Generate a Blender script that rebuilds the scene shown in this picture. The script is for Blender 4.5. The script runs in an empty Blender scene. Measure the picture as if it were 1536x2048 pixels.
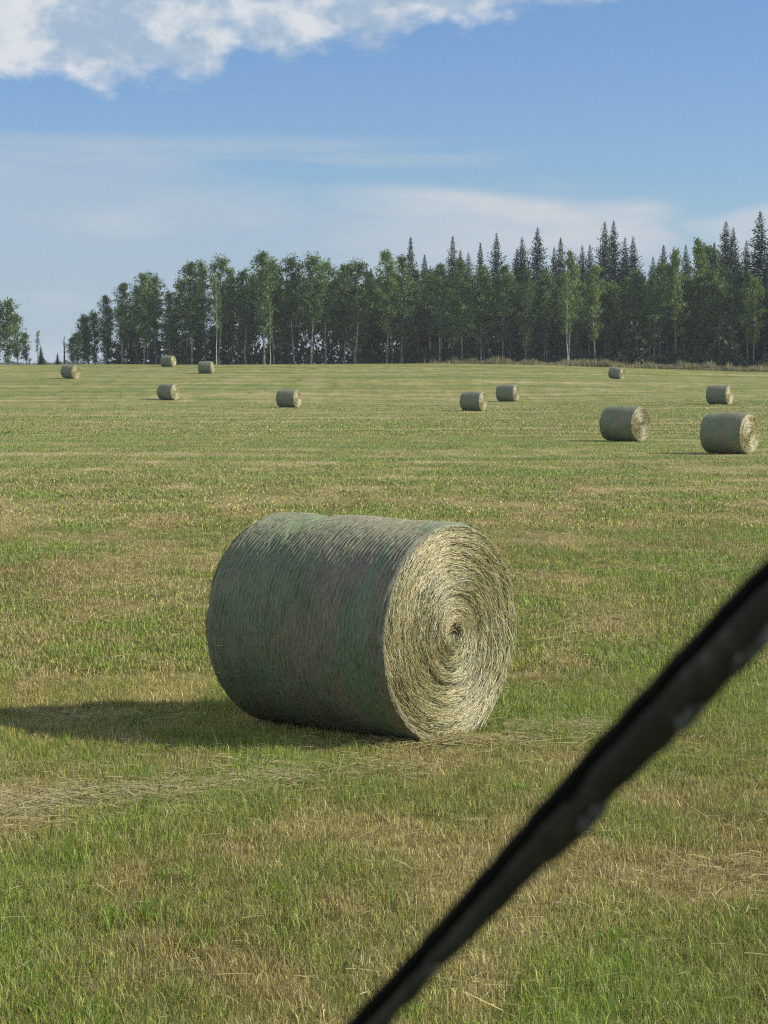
import bpy, math, random
import numpy as np
from mathutils import Vector, Matrix

random.seed(7)
RNG = np.random.default_rng(11)
scene = bpy.context.scene
COL = scene.collection
R = math.radians

# ------------------------------------------------------------------ camera
FPX, YH, CAMH = 4084.0, 725.0, 2.52          # focal length and horizon in photo pixels, eye height
PITCH = math.atan((1024 - YH) / FPX)


def ray(px, py):
    """direction of a photo pixel with y component 1"""
    a, b = (px - 768) / FPX, (1024 - py) / FPX
    y = math.cos(PITCH) + b * math.sin(PITCH)
    z = -math.sin(PITCH) + b * math.cos(PITCH)
    return a / y, 1.0, z / y


def at_depth(px, py, d):
    x, y, z = ray(px, py)
    return x * d, d, CAMH + z * d


# ------------------------------------------------------------------ noise
def _hash(ix, iy, seed):
    h = (ix.astype(np.int64) * 374761393 + iy.astype(np.int64) * 668265263 + seed * 974711) & 0xFFFFFFFF
    h = ((h ^ (h >> 13)) * 1274126177) & 0xFFFFFFFF
    h = h ^ (h >> 16)
    return (h & 0xFFFF) / 65535.0


def vnoise(x, y, seed=0):
    x = np.asarray(x, float); y = np.asarray(y, float)
    x, y = np.broadcast_arrays(x, y)
    ix, iy = np.floor(x), np.floor(y)
    fx, fy = x - ix, y - iy
    fx = fx * fx * (3 - 2 * fx); fy = fy * fy * (3 - 2 * fy)
    a = _hash(ix, iy, seed); b = _hash(ix + 1, iy, seed)
    c = _hash(ix, iy + 1, seed); d = _hash(ix + 1, iy + 1, seed)
    return (a * (1 - fx) + b * fx) * (1 - fy) + (c * (1 - fx) + d * fx) * fy


def fbm(x, y, seed=0, octv=3):
    s, a, t = 0, 1.0, 0
    for o in range(octv):
        s = s + a * vnoise(np.asarray(x) * 2 ** o, np.asarray(y) * 2 ** o, seed + o * 17); t += a; a *= .5
    return s / t


def sstep(a, b, x):
    t = np.clip((np.asarray(x, float) - a) / (b - a), 0, 1)
    return t * t * (3 - 2 * t)


# ------------------------------------------------------------------ terrain
KY = np.array([-200, -50, 0, 14, 30, 50, 75, 110, 150, 178, 200, 219, 245, 266, 285, 302, 340, 450, 800, 1500, 4500.])
KZ = np.array([1.2, .7, .16, -.082, -.31, -.50, -.72, -.95, -1.12, -1.05, -.25, .70, 1.22, 1.88, 2.22, 2.2, 1.2, -3, -9, -14, -30.])


def _pchip(xk, yk):
    h = np.diff(xk); dl = np.diff(yk) / h
    m = np.zeros_like(yk)
    for i in range(1, len(yk) - 1):
        if dl[i - 1] * dl[i] > 0:
            w1, w2 = 2 * h[i] + h[i - 1], h[i] + 2 * h[i - 1]
            m[i] = (w1 + w2) / (w1 / dl[i - 1] + w2 / dl[i])
    m[0], m[-1] = dl[0], dl[-1]
    return m


KM = _pchip(KY, KZ)


def terrain(x, y):
    x = np.asarray(x, float); y = np.asarray(y, float)
    i = np.clip(np.searchsorted(KY, y) - 1, 0, len(KY) - 2)
    h = KY[i + 1] - KY[i]; t = np.clip((y - KY[i]) / h, 0, 1)
    z = ((2 * t ** 3 - 3 * t ** 2 + 1) * KZ[i] + (t ** 3 - 2 * t ** 2 + t) * h * KM[i]
         + (-2 * t ** 3 + 3 * t ** 2) * KZ[i + 1] + (t ** 3 - t ** 2) * h * KM[i + 1])
    z = z - .95 * sstep(8, 56, x) * sstep(170, 250, y) * (1 - sstep(500, 800, y))
    z = z + .38 * sstep(8, 26, x) * sstep(85, 140, y) * (1 - sstep(170, 205, y))
    z = z + .14 * sstep(-30, 5, x) * sstep(250, 280, y) * (1 - sstep(310, 360, y))
    z = z + (fbm(x / 9, y / 9, 5, 2) - .5) * .14 * sstep(16, 40, y)
    z = z + (fbm(x / .55, y / .4, 9, 2) - .5) * .035 * (1 - sstep(25, 60, y))
    return z


def hit(px, py):
    """where a photo pixel meets the field"""
    rx, _, rz = ray(px, py)
    d = np.linspace(6, 330, 20000)
    f = CAMH + rz * d - terrain(rx * d, d)
    k = int(np.argmax(f <= 0))
    dd = float(d[k])
    return rx * dd, dd, float(terrain(rx * dd, dd))


# ------------------------------------------------------------------ mesh helpers
def mesh_from(name, verts, faces_list, cols=None, uv=None, smooth=False):
    """faces_list: list of int arrays (n,k), k = 3 or 4. cols: (V,3) point colours. uv: (V,2) per vertex"""
    me = bpy.data.meshes.new(name)
    verts = np.asarray(verts, np.float32)
    me.vertices.add(len(verts)); me.vertices.foreach_set('co', verts.ravel())
    loops = np.concatenate([f.ravel() for f in faces_list]).astype(np.int32)
    tot = np.concatenate([np.full(len(f), f.shape[1], np.int32) for f in faces_list])
    start = np.concatenate([[0], np.cumsum(tot)[:-1]]).astype(np.int32)
    me.loops.add(len(loops)); me.loops.foreach_set('vertex_index', loops)
    me.polygons.add(len(tot)); me.polygons.foreach_set('loop_start', start); me.polygons.foreach_set('loop_total', tot)
    if smooth:
        me.polygons.foreach_set('use_smooth', np.ones(len(tot), bool))
    me.update(calc_edges=True)
    if cols is not None:
        at = me.attributes.new('tint', 'FLOAT_COLOR', 'POINT')
        c4 = np.ones((len(verts), 4), np.float32); c4[:, :3] = cols
        at.data.foreach_set('color', c4.ravel())
    if uv is not None:
        l = me.uv_layers.new(name='UVMap')
        l.data.foreach_set('uv', np.asarray(uv, np.float32)[loops].ravel())
    return me


def link(name, me, mats, parent=None):
    o = bpy.data.objects.new(name, me); COL.objects.link(o)
    if me.materials.__len__() == 0:
        for m in (mats if isinstance(mats, (list, tuple)) else [mats]):
            me.materials.append(m)
    if parent:
        o.parent = parent
    return o


def empty(name, loc=(0, 0, 0), rot=(0, 0, 0), scale=(1, 1, 1)):
    o = bpy.data.objects.new(name, None); COL.objects.link(o)
    o.empty_display_size = .2
    o.location = loc; o.rotation_euler = rot; o.scale = scale
    return o


def tag(o, label, cat, group=None, kind=None):
    if label: o['label'] = label
    if cat: o['category'] = cat
    if group: o['group'] = group
    if kind: o['kind'] = kind
    return o


def copy_tree(o, parent=None):
    c = o.copy(); COL.objects.link(c)
    if parent: c.parent = parent
    for ch in list(o.children):
        copy_tree(ch, c)
    return c


class Geo:
    """gathers vertex / face / colour blocks into one mesh"""
    def __init__(s): s.v, s.q, s.t, s.c, s.n = [], [], [], [], 0

    def add(s, v, q=None, t=None, c=(1, 1, 1)):
        v = np.asarray(v, float)
        s.v.append(v)
        s.c.append(np.broadcast_to(np.asarray(c, float), (len(v), 3)))
        if q is not None and len(q): s.q.append(np.asarray(q) + s.n)
        if t is not None and len(t): s.t.append(np.asarray(t) + s.n)
        s.n += len(v)

    def tube(s, pts, rad, sides=6, c=(1, 1, 1), cap=True):
        pts = np.asarray(pts, float); n = len(pts)
        rad = np.broadcast_to(np.asarray(rad, float), (n,))
        tg = np.gradient(pts, axis=0); tg /= np.linalg.norm(tg, axis=1)[:, None] + 1e-9
        ref = np.where(np.abs(tg[:, 2:3]) > .9, [[1, 0, 0]], [[0, 0, 1]])
        u = np.cross(tg, ref); u /= np.linalg.norm(u, axis=1)[:, None]; w = np.cross(tg, u)
        a = np.arange(sides) / sides * 2 * np.pi
        v = pts[:, None] + rad[:, None, None] * (np.cos(a)[None, :, None] * u[:, None] + np.sin(a)[None, :, None] * w[:, None])
        i = np.arange(n - 1)[:, None] * sides; j = np.arange(sides)[None]; k = (j + 1) % sides
        q = np.stack([i + j, i + k, i + sides + k, i + sides + j], -1).reshape(-1, 4)
        s.add(v.reshape(-1, 3), q, c=c)
        if cap:
            for p, ring in ((pts[0], v[0]), (pts[-1], v[-1])):
                s.add(np.vstack([ring, p]), t=np.stack([np.arange(sides), (np.arange(sides) + 1) % sides, np.full(sides, sides)], -1), c=c)

    def mesh(s, name, smooth=False):
        fl = []
        if s.q: fl.append(np.concatenate(s.q))
        if s.t: fl.append(np.concatenate(s.t))
        return mesh_from(name, np.concatenate(s.v), fl, np.concatenate(s.c), smooth=smooth)


def strands(P, T, N, width, height, cols):
    """P (n,k,3) centre lines, T (n,k,3) tangents, N (n,k,3) outward normals -> tent-shaped straws.  returns v,q,c"""
    n, k, _ = P.shape
    B = np.cross(T, N); B /= np.linalg.norm(B, axis=2)[..., None] + 1e-9
    w = np.asarray(width).reshape(n, 1, 1) * np.interp(np.linspace(0, 1, k), [0, .2, .8, 1], [.6, 1, 1, .4])[None, :, None]
    V = np.stack([P - B * w * .5, P + N * np.asarray(height).reshape(n, 1, 1), P + B * w * .5], 2)      # n,k,3,3
    base = (np.arange(n) * k * 3)[:, None, None]
    i = np.arange(k - 1)[None, :, None] * 3; j = np.arange(2)[None, None]
    a = base + i + j
    q = np.stack([a, a + 1, a + 4, a + 3], -1).reshape(-1, 4)
    c = np.repeat(cols, k * 3, axis=0)
    return V.reshape(-1, 3), q, c


# ------------------------------------------------------------------ materials
def mat(name):
    m = bpy.data.materials.new(name); m.use_nodes = True
    nt = m.node_tree; nt.nodes.clear()
    out = nt.nodes.new('ShaderNodeOutputMaterial')
    return m, nt, out


def N(nt, t, **kw):
    n = nt.nodes.new(t)
    for k, v in kw.items():
        if k.startswith('_'):
            setattr(n, k[1:], v)
        else:
            key = int(k[1:]) if k[0] == 'i' and k[1:].isdigit() else k.replace('__', ' ')
            n.inputs[key].default_value = v
    return n


def mixrgb(nt, fac, a, b, mode='MIX'):
    n = nt.nodes.new('ShaderNodeMix'); n.data_type = 'RGBA'; n.blend_type = mode
    for s, v in ((0, fac), (6, a), (7, b)):
        if hasattr(v, 'is_output'): nt.links.new(v, n.inputs[s])
        elif isinstance(v, (int, float)): n.inputs[s].default_value = v
        else: n.inputs[s].default_value = (*v, 1)
    return n.outputs[2]


def ramp(nt, src, stops):
    r = nt.nodes.new('ShaderNodeValToRGB'); e = r.color_ramp.elements
    while len(e) < len(stops): e.new(.5)
    for el, (p, c) in zip(e, stops):
        el.position = p; el.color = (*c, 1) if not isinstance(c, (int, float)) else (c, c, c, 1)
    nt.links.new(src, r.inputs[0])
    return r.outputs[0]


def leafy(name, trans=.3, rough=.6, spec=.25, gain=1.0):
    """thin vegetation: per-blade tint, diffuse with some light passing through"""
    m, nt, out = mat(name)
    at = N(nt, 'ShaderNodeAttribute', _attribute_name='tint')
    oi = N(nt, 'ShaderNodeObjectInfo')
    hs = N(nt, 'ShaderNodeHueSaturation')
    mr = N(nt, 'ShaderNodeMapRange', i1=0., i2=1., i3=gain * .82, i4=gain * 1.18)
    nt.links.new(oi.outputs['Random'], mr.inputs[0]); nt.links.new(mr.outputs[0], hs.inputs['Value'])
    nt.links.new(at.outputs['Color'], hs.inputs['Color'])
    p = N(nt, 'ShaderNodeBsdfPrincipled', Roughness=rough); p.inputs['Specular IOR Level'].default_value = spec
    tr = N(nt, 'ShaderNodeBsdfTranslucent')
    nt.links.new(hs.outputs[0], p.inputs['Base Color']); nt.links.new(hs.outputs[0], tr.inputs[0])
    mx = N(nt, 'ShaderNodeMixShader', i0=trans)
    nt.links.new(p.outputs[0], mx.inputs[1]); nt.links.new(tr.outputs[0], mx.inputs[2])
    nt.links.new(mx.outputs[0], out.inputs[0])
    return m


M_GRASS = leafy('grass_blades', .22, .55, .3)
M_STRAW = leafy('loose_straw', .05, .38, .65)
M_ASPEN = leafy('aspen_leaves', .25, .65, .1)
M_NEEDLE = leafy('spruce_needles', .06, .6, .2)
M_UNDER = leafy('undergrowth_leaves', .2, .6, .2)


def bark(name, a, b, scale):
    m, nt, out = mat(name)
    tc = N(nt, 'ShaderNodeTexCoord'); mp = N(nt, 'ShaderNodeMapping'); mp.inputs['Scale'].default_value = (scale, scale, scale * .45)
    no = N(nt, 'ShaderNodeTexNoise', Scale=1., Detail=4.)
    nt.links.new(tc.outputs['Object'], mp.inputs[0]); nt.links.new(mp.outputs[0], no.inputs[0])
    c = ramp(nt, no.outputs[0], [(.38, b), (.55, a)])
    p = N(nt, 'ShaderNodeBsdfPrincipled', Roughness=.85); nt.links.new(c, p.inputs[0])
    nt.links.new(p.outputs[0], out.inputs[0])
    return m


M_ASPBARK = bark('aspen_bark', (.29, .285, .24), (.10, .095, .08), 2.2)
M_PALEBARK = bark('pale_aspen_bark', (.62, .6, .52), (.3, .28, .22), 1.2)
M_SPRBARK = bark('spruce_bark', (.10, .08, .065), (.05, .04, .035), 3)
M_DEAD = bark('weathered_wood', (.2, .18, .16), (.09, .08, .07), 3)

# ------------------------------------------------------------------ field colours
GREEN = np.array((.128, .168, .042)); OLIVE = np.array((.205, .210, .048))
TAN = np.array((.325, .280, .110)); BROWN = np.array((.205, .140, .062)); LUSH = np.array((.172, .232, .040))


def field_mix(x, y):
    """how green (0..1), how brown (0..1) the sward is at a place: swaths of the mower along x, patches, worn bits"""
    v = y + .05 * x + 1.6 * (fbm(x / 16, y / 16, 31, 2) - .5) * 2
    sw = .5 + .5 * np.sin(v * 2 * np.pi / 5.6)
    far = sstep(25, 90, y)
    n1 = fbm(x / 15, v / 1.6, 41, 3)
    n2 = fbm(x / 40, v / 6, 47, 2)
    n3 = fbm(x / .42, y / 1.0, 53, 3)
    n4 = fbm(x / 1.25 + .12 * y, y / 2.6, 59, 3)
    g = .56 + .44 * (sw - .5) * (.1 + .9 * sstep(15, 50, y)) + (n1 - .5) * (.1 + 1.25 * far) + .5 * (n2 - .5) + (1.5 * (n3 - .5)) * (1 - .8 * far) + 2.1 * (n4 - .5) * (1 - .5 * far)
    b = .30 + 1.5 * (fbm(x / .95 - .1 * y, y / 2.1, 67, 3) - .5) + .7 * (fbm(x / 11, v / 2.2, 71, 2) - .5) * (.25 + .75 * far)
    g = .5 + (g - .5) * (1 - .1 * far)
    return np.clip(g, 0, 1), np.clip(b * (1 - .4 * far), 0, 1)


def sward_colour(x, y):
    g, b = field_mix(x, y)
    c = np.where(g[:, None] < .5, TAN + (OLIVE - TAN) * (g[:, None] / .5), OLIVE + (GREEN - OLIVE) * ((g[:, None] - .5) / .5))
    return c + (BROWN - c) * (b[:, None] * .55)


# ------------------------------------------------------------------ ground sheet
def treeline(x):
    return 293 - 12 * sstep(5, 60, x)


def build_ground():
    yy = np.concatenate([np.linspace(-200, 4, 24), 6 * np.exp(np.linspace(0, np.log(330 / 6), 560)), 340 * np.exp(np.linspace(0, np.log(4500 / 340), 50))])
    s = np.linspace(-1, 1, 421); u = np.sinh(s * 4.2) / np.sinh(4.2) * 1.6
    Y, U = np.meshgrid(yy, u, indexing='ij')
    X = U * (np.abs(Y) + 40 + np.where(Y < 0, 100, 0))
    x, y = X.ravel(), Y.ravel()
    z = terrain(x, y)
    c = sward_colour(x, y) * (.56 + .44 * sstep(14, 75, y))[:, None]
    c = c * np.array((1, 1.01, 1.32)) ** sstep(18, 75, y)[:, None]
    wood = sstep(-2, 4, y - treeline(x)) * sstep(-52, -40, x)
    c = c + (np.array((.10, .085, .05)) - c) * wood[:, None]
    nr, nc = len(yy), len(u)
    i = (np.arange(nr - 1)[:, None] * nc + np.arange(nc - 1)[None]).ravel()
    q = np.stack([i, i + 1, i + nc + 1, i + nc], -1)
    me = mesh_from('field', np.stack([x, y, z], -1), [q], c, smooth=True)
    m, nt, out = mat('mown_field')
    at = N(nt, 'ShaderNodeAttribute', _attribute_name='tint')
    tc = N(nt, 'ShaderNodeTexCoord')
    def noise(sc, vec=(1, 1, 1), det=5., rough=.65):
        mp = N(nt, 'ShaderNodeMapping'); mp.inputs['Scale'].default_value = vec
        nn = N(nt, 'ShaderNodeTexNoise', Scale=sc, Detail=det, Roughness=rough)
        nt.links.new(tc.outputs['Object'], mp.inputs[0]); nt.links.new(mp.outputs[0], nn.inputs[0])
        return nn.outputs[0]
    fine = noise(9., (1, 1, 1)); mid = noise(1., (.22, 1, 1)); big = noise(.35, (.12, 1.3, 1))
    f1 = ramp(nt, fine, [(.30, (.60, .62, .58)), (.5, (1, 1, 1)), (.72, (1.34, 1.3, 1.25))])
    f2 = ramp(nt, mid, [(.30, (.78, .86, .72)), (.5, (1, 1, 1)), (.72, (1.2, 1.14, 1.18))])
    f3 = ramp(nt, big, [(.32, (.82, .90, .74)), (.5, (1, 1, 1)), (.70, (1.18, 1.12, 1.2))])
    tuft = noise(1., (1.3, .17, 1), 5., .7)
    f4 = ramp(nt, tuft, [(.30, (.66, .74, .58)), (.47, (.98, 1, .96)), (.56, (1.02, 1.02, 1.0)), (.74, (1.36, 1.26, 1.3))])
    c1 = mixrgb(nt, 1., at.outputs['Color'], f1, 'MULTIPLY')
    c1 = mixrgb(nt, 1., c1, f4, 'MULTIPLY')
    c2 = mixrgb(nt, 1., c1, f2, 'MULTIPLY')
    c3 = mixrgb(nt, 1., c2, f3, 'MULTIPLY')
    p = N(nt, 'ShaderNodeBsdfPrincipled', Roughness=.95); p.inputs['Specular IOR Level'].default_value = .08
    nt.links.new(c3, p.inputs[0])
    bp = N(nt, 'ShaderNodeBump', Strength=.55, Distance=.05)
    nt.links.new(fine, bp.inputs['Height']); nt.links.new(bp.outputs[0], p.inputs['Normal'])
    nt.links.new(p.outputs[0], out.inputs[0])
    o = link('field', me, m)
    tag(o, 'mown hay field of green and straw coloured stubble rising to a low crest', 'field', kind='structure')


build_ground()


# ------------------------------------------------------------------ grass
def blades(x, y, h, w, col, lean=.35):
    n = len(x)
    z = terrain(x, y) - .004
    yaw = RNG.uniform(0, 2 * np.pi, n)
    s = np.stack([np.cos(yaw), np.sin(yaw), np.zeros(n)], -1)
    la = RNG.uniform(0, 2 * np.pi, n); lm = np.abs(RNG.normal(0, lean, n))
    l = np.stack([np.cos(la), np.sin(la), np.zeros(n)], -1)
    b = np.stack([x, y, z], -1)
    up = np.array([0, 0, 1.])
    mid = b + up * (h * .55)[:, None] + l * (h * lm * .35)[:, None]
    hz = h * np.sqrt(np.clip(1 - (lm * .8) ** 2, .2, 1))
    tip = b + up * hz[:, None] + l * (h * lm)[:, None]
    hw = (w * .5)[:, None] * s
    V = np.stack([b - hw, b + hw, mid + hw * .85, mid - hw * .85, tip], 1).reshape(-1, 3)
    k = np.arange(n)[:, None] * 5
    return V, k + np.array([0, 1, 2, 3]), k + np.array([3, 2, 4]), np.repeat(col, 5, axis=0)


def fan(n, y0, y1, margin, pw=1.0):
    """n random spots in the camera's wedge of the field, even per square metre"""
    y = np.sqrt(RNG.uniform(y0 * y0, y1 * y1, n)) if pw == 1 else y0 * (y1 / y0) ** RNG.uniform(0, 1, n)
    hw = .19 * y * 1.06 + margin
    return RNG.uniform(-1, 1, n) * hw, y


def build_grass():
    vs, qs, ts, cs, off = [], [], [], [], 0
    for (n, y0, y1, mg, hm, wm) in ((900000, 6.6, 17, 1.1, .050, .0031), (380000, 15, 40, 1.6, .050, .0075), (260000, 36, 120, 3, .05, .024), (190000, 95, 240, 5, .065, .05)):
        x, y = fan(n, y0, y1, mg, 1 if y1 < 20 else 2)
        g, b = field_mix(x, y)
        clump = vnoise(x / .13, y / .13, 83)
        keep = RNG.uniform(0, 1, n) < (.35 + .5 * clump + .3 * g) * (1 - sstep(140, 235, y))
        x, y, g, b, clump = x[keep], y[keep], g[keep], b[keep], clump[keep]
        n = len(x)
        r = RNG.uniform(0, 1, n)
        gg = np.clip(g + RNG.normal(0, .22, n), 0, 1)
        bb = np.clip(b + RNG.normal(0, .25, n), 0, 1)
        c = np.where(gg[:, None] < .45, TAN * 1.05 + (OLIVE - TAN) * (gg[:, None] / .45), OLIVE + (LUSH - OLIVE) * ((gg[:, None] - .45) / .55))
        c = c + (BROWN * 1.1 - c) * (bb[:, None] * .6)
        c = c * np.exp(RNG.normal(.02, .38, n) * (1 - .5 * sstep(25, 80, y))).clip(.4, 2.0)[:, None]
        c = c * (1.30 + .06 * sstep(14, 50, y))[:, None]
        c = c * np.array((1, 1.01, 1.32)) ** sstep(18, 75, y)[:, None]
        pale = r < .10 * (1 - .75 * sstep(25, 70, y))
        c[pale] = np.array((.42, .39, .20)) * RNG.uniform(.7, 1.15, pale.sum())[:, None]
        h = hm * (.45 + .55 * g + .45 * clump) * RNG.lognormal(0, .28, n)
        h[r > .985] *= 1.7
        w = wm * RNG.uniform(.55, 1.25, n)
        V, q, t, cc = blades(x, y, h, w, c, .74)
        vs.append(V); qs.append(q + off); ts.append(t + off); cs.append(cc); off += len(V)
    # tufts of lusher regrowth and coarse dry stubs that stand up out of the stubble
    nt_ = 1500
    tx, ty = fan(nt_, 6.6, 34, 1.1, 2)
    tg, tb = field_mix(tx, ty)
    per = RNG.integers(14, 46, nt_); idx = np.repeat(np.arange(nt_), per); n = len(idx)
    rad = RNG.uniform(.02, .09, nt_)[idx]
    x = tx[idx] + RNG.normal(0, 1, n) * rad; y = ty[idx] + RNG.normal(0, 1, n) * rad
    lush = (tg > .52)[idx]
    c = np.where(lush[:, None], np.array((.195, .285, .045)), np.array((.39, .33, .15))) * RNG.lognormal(0, .28, n).clip(.5, 1.7)[:, None]
    h = np.where(lush, .078, .062) * RNG.lognormal(0, .25, n); w = .0034 * (1 + ty[idx] / 30) * RNG.uniform(.7, 1.3, n)
    V, q, t, cc = blades(x, y, h, w, c, .6)
    vs.append(V); qs.append(q + off); ts.append(t + off); cs.append(cc); off += len(V)
    me = mesh_from('grass', np.concatenate(vs), [np.concatenate(qs), np.concatenate(ts)], np.concatenate(cs))
    o = link('grass', me, M_GRASS)
    tag(o, 'short mown grass and stubble covering the hay field', 'grass', kind='stuff')


def build_litter():
    """cut hay left lying on the stubble, thickest in thin rows"""
    n = 90000
    x, y = fan(n, 6.6, 60, 1.2, 2)
    rows = [(x, y)]
    for (m, x0, x1, ym, sl, sd) in ((9000, -3.6, -.5, 11.7, .55, .34), (1300, -1.3, .7, 12.6, .1, .3), (3200, .85, 2.2, 14.35, .1, .28), (2200, -.1, 1.1, 13.72, .0, .10)):
        xx = RNG.uniform(x0, x1, m)
        rows.append((xx, ym + sl * (xx - (-2 if sl > .5 else x0)) + RNG.normal(0, sd, m)))
    x = np.concatenate([r[0] for r in rows]); y = np.concatenate([r[1] for r in rows]); n = len(x)
    v = y + .05 * x + 1.6 * (fbm(x / 16, y / 16, 31, 2) - .5) * 2
    d = .025 + .5 * sstep(.60, .78, fbm(x / 2.2, y / .55, 97, 3)) + .22 * sstep(.58, .75, fbm(x / 5, v / 1.1, 101, 2))
    # the raked row at the left, the drift in front of the near bale and the scatter to its right
    d = d + .75 * np.exp(-((y - 11.7 - .55 * (x + 2)) / .38) ** 2) * (1 - sstep(-1.1, .2, x)) + .65 * np.exp(-((y - 12.6) / .3) ** 2) * (1 - sstep(.2, .8, np.abs(x + .2)))
    d = d + .9 * np.exp(-((y - 14.35 - .1 * (x - 1.4)) / .34) ** 2) * np.exp(-((x - 1.35) / .6) ** 2) + .25 * np.exp(-((y - 16.2) / .8) ** 2) * np.exp(-((x - 1.8) / 1.0) ** 2)
    d = d + .85 * np.exp(-((y - 13.72) / .16) ** 2) * np.exp(-((x - .5) / .42) ** 2) + .5 * np.exp(-((y - 13.55 - .25 * (x + .5)) / .14) ** 2) * (1 - sstep(.9, 1.6, np.abs(x + .4)))
    keep = RNG.uniform(0, 1, n) < d
    x, y = x[keep], y[keep]; n = len(x)
    L = RNG.lognormal(np.log(.075), .5, n).clip(.03, .24) * (1 + y / 60)
    yaw = RNG.normal(0.1, 1.0, n); pit = RNG.normal(0, .2, n)
    t = np.stack([np.cos(yaw) * np.cos(pit), np.sin(yaw) * np.cos(pit), np.sin(pit)], -1)
    k = 4; s = np.linspace(-.5, .5, k)
    side = np.stack([-np.sin(yaw), np.cos(yaw), np.zeros(n)], -1)
    z = terrain(x, y) + RNG.uniform(.012, .055, n)
    bend = RNG.normal(0, .07, n)
    P = np.stack([x, y, z], -1)[:, None] + t[:, None] * (s[None, :, None] * L[:, None, None]) + side[:, None] * ((s ** 2)[None, :, None] * (bend * L)[:, None, None] * 2)
    P[..., 2] -= (s ** 2)[None] * .012
    T = np.broadcast_to(t[:, None], P.shape); U = np.broadcast_to(np.array([0, 0, 1.]), P.shape)
    w = RNG.uniform(.002, .0045, n) * (1 + y / 22)
    base = np.array([(.42, .35, .145), (.30, .245, .10), (.26, .255, .095), (.47, .41, .19)])[RNG.integers(0, 4, n)] * RNG.uniform(.7, 1.1, n)[:, None]
    V, q, c = strands(P, T, U, w, w * .4, base)
    o = link('loose_hay', mesh_from('loose_hay', V, [q], c, smooth=True), M_STRAW)
    tag(o, 'loose cut hay stalks strewn over the mown stubble', 'hay', kind='stuff')


build_grass()
build_litter()

# ------------------------------------------------------------------ round bales
BR, BL = .75, 1.60
HAYCOL = np.array([(.47, .405, .175), (.39, .35, .15), (.31, .31, .13), (.23, .18, .08), (.54, .47, .235), (.27, .30, .12), (.16, .13, .06)])


def net_mat():
    m, nt, out = mat('net_wrapped_hay')
    tc = N(nt, 'ShaderNodeTexCoord')
    def noise(sc, vec, det=4., src='Object', off=(0, 0, 0)):
        mp = N(nt, 'ShaderNodeMapping'); mp.inputs['Scale'].default_value = vec; mp.inputs['Location'].default_value = off
        nn = N(nt, 'ShaderNodeTexNoise', Scale=sc, Detail=det, Roughness=.65)
        nt.links.new(tc.outputs[src], mp.inputs[0]); nt.links.new(mp.outputs[0], nn.inputs[0])
        return nn.outputs[0]
    bands = noise(1., (2.6, .35, .35), 2.)
    blot = noise(3.2, (1, 1, 1), 4., off=(4, 2, 7))
    fib = noise(1., (95, 26, 26), 3.)
    base = ramp(nt, bands, [(.34, (.148, .192, .118)), (.46, (.165, .186, .115)), (.56, (.19, .176, .13)), (.66, (.143, .192, .118))])
    b2 = mixrgb(nt, 1., base, ramp(nt, blot, [(.30, (.74, .84, .72)), (.45, (1, 1, 1)), (.58, (1.12, 1.02, 1.04)), (.72, (.95, 1.12, .90))]), 'MULTIPLY')
    b3 = mixrgb(nt, 1., b2, ramp(nt, fib, [(.30, (.68, .68, .66)), (.5, (1, 1, 1)), (.70, (1.32, 1.31, 1.28))]), 'MULTIPLY')
    p = N(nt, 'ShaderNodeBsdfPrincipled', Roughness=.7); p.inputs['Specular IOR Level'].default_value = .25
    nt.links.new(b3, p.inputs[0])
    bp = N(nt, 'ShaderNodeBump', Strength=.5, Distance=.01); nt.links.new(fib, bp.inputs['Height']); nt.links.new(bp.outputs[0], p.inputs['Normal'])
    nt.links.new(p.outputs[0], out.inputs[0])
    return m


def hay_mat():
    m, nt, out = mat('packed_hay')
    tc = N(nt, 'ShaderNodeTexCoord'); no = N(nt, 'ShaderNodeTexNoise', Scale=40., Detail=4.)
    nt.links.new(tc.outputs['Object'], no.inputs[0])
    c = ramp(nt, no.outputs[0], [(.35, (.08, .065, .03)), (.6, (.19, .16, .08))])
    p = N(nt, 'ShaderNodeBsdfPrincipled', Roughness=.9); nt.links.new(c, p.inputs[0]); nt.links.new(p.outputs[0], out.inputs[0])
    return m


M_NET, M_HAY = net_mat(), hay_mat()


def lumps(v, xx, seed):
    """radius factor of the wrapped side: barrel, soft dents and the layer ridges under the net"""
    t = xx / (BL / 2)
    r = 1 - (.012 if seed < 10 else .055) * np.abs(t) ** 3 - .004
    r = r + (vnoise(v / .55, xx / .42 + 9, seed) - .5) * (.022 if seed < 10 else .04) + (vnoise(np.cos(v) * 3 + 5, np.sin(v) * 3 + xx * 3, seed + 3) - .5) * .012
    r = r - .042 * np.exp(-((xx + .36) / .13) ** 2) * np.exp(-((v - 1.55) / .5) ** 2) + .016 * np.exp(-((xx + .0) / .22) ** 2) * np.exp(-((v - 1.5) / .6) ** 2)
    return r


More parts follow.
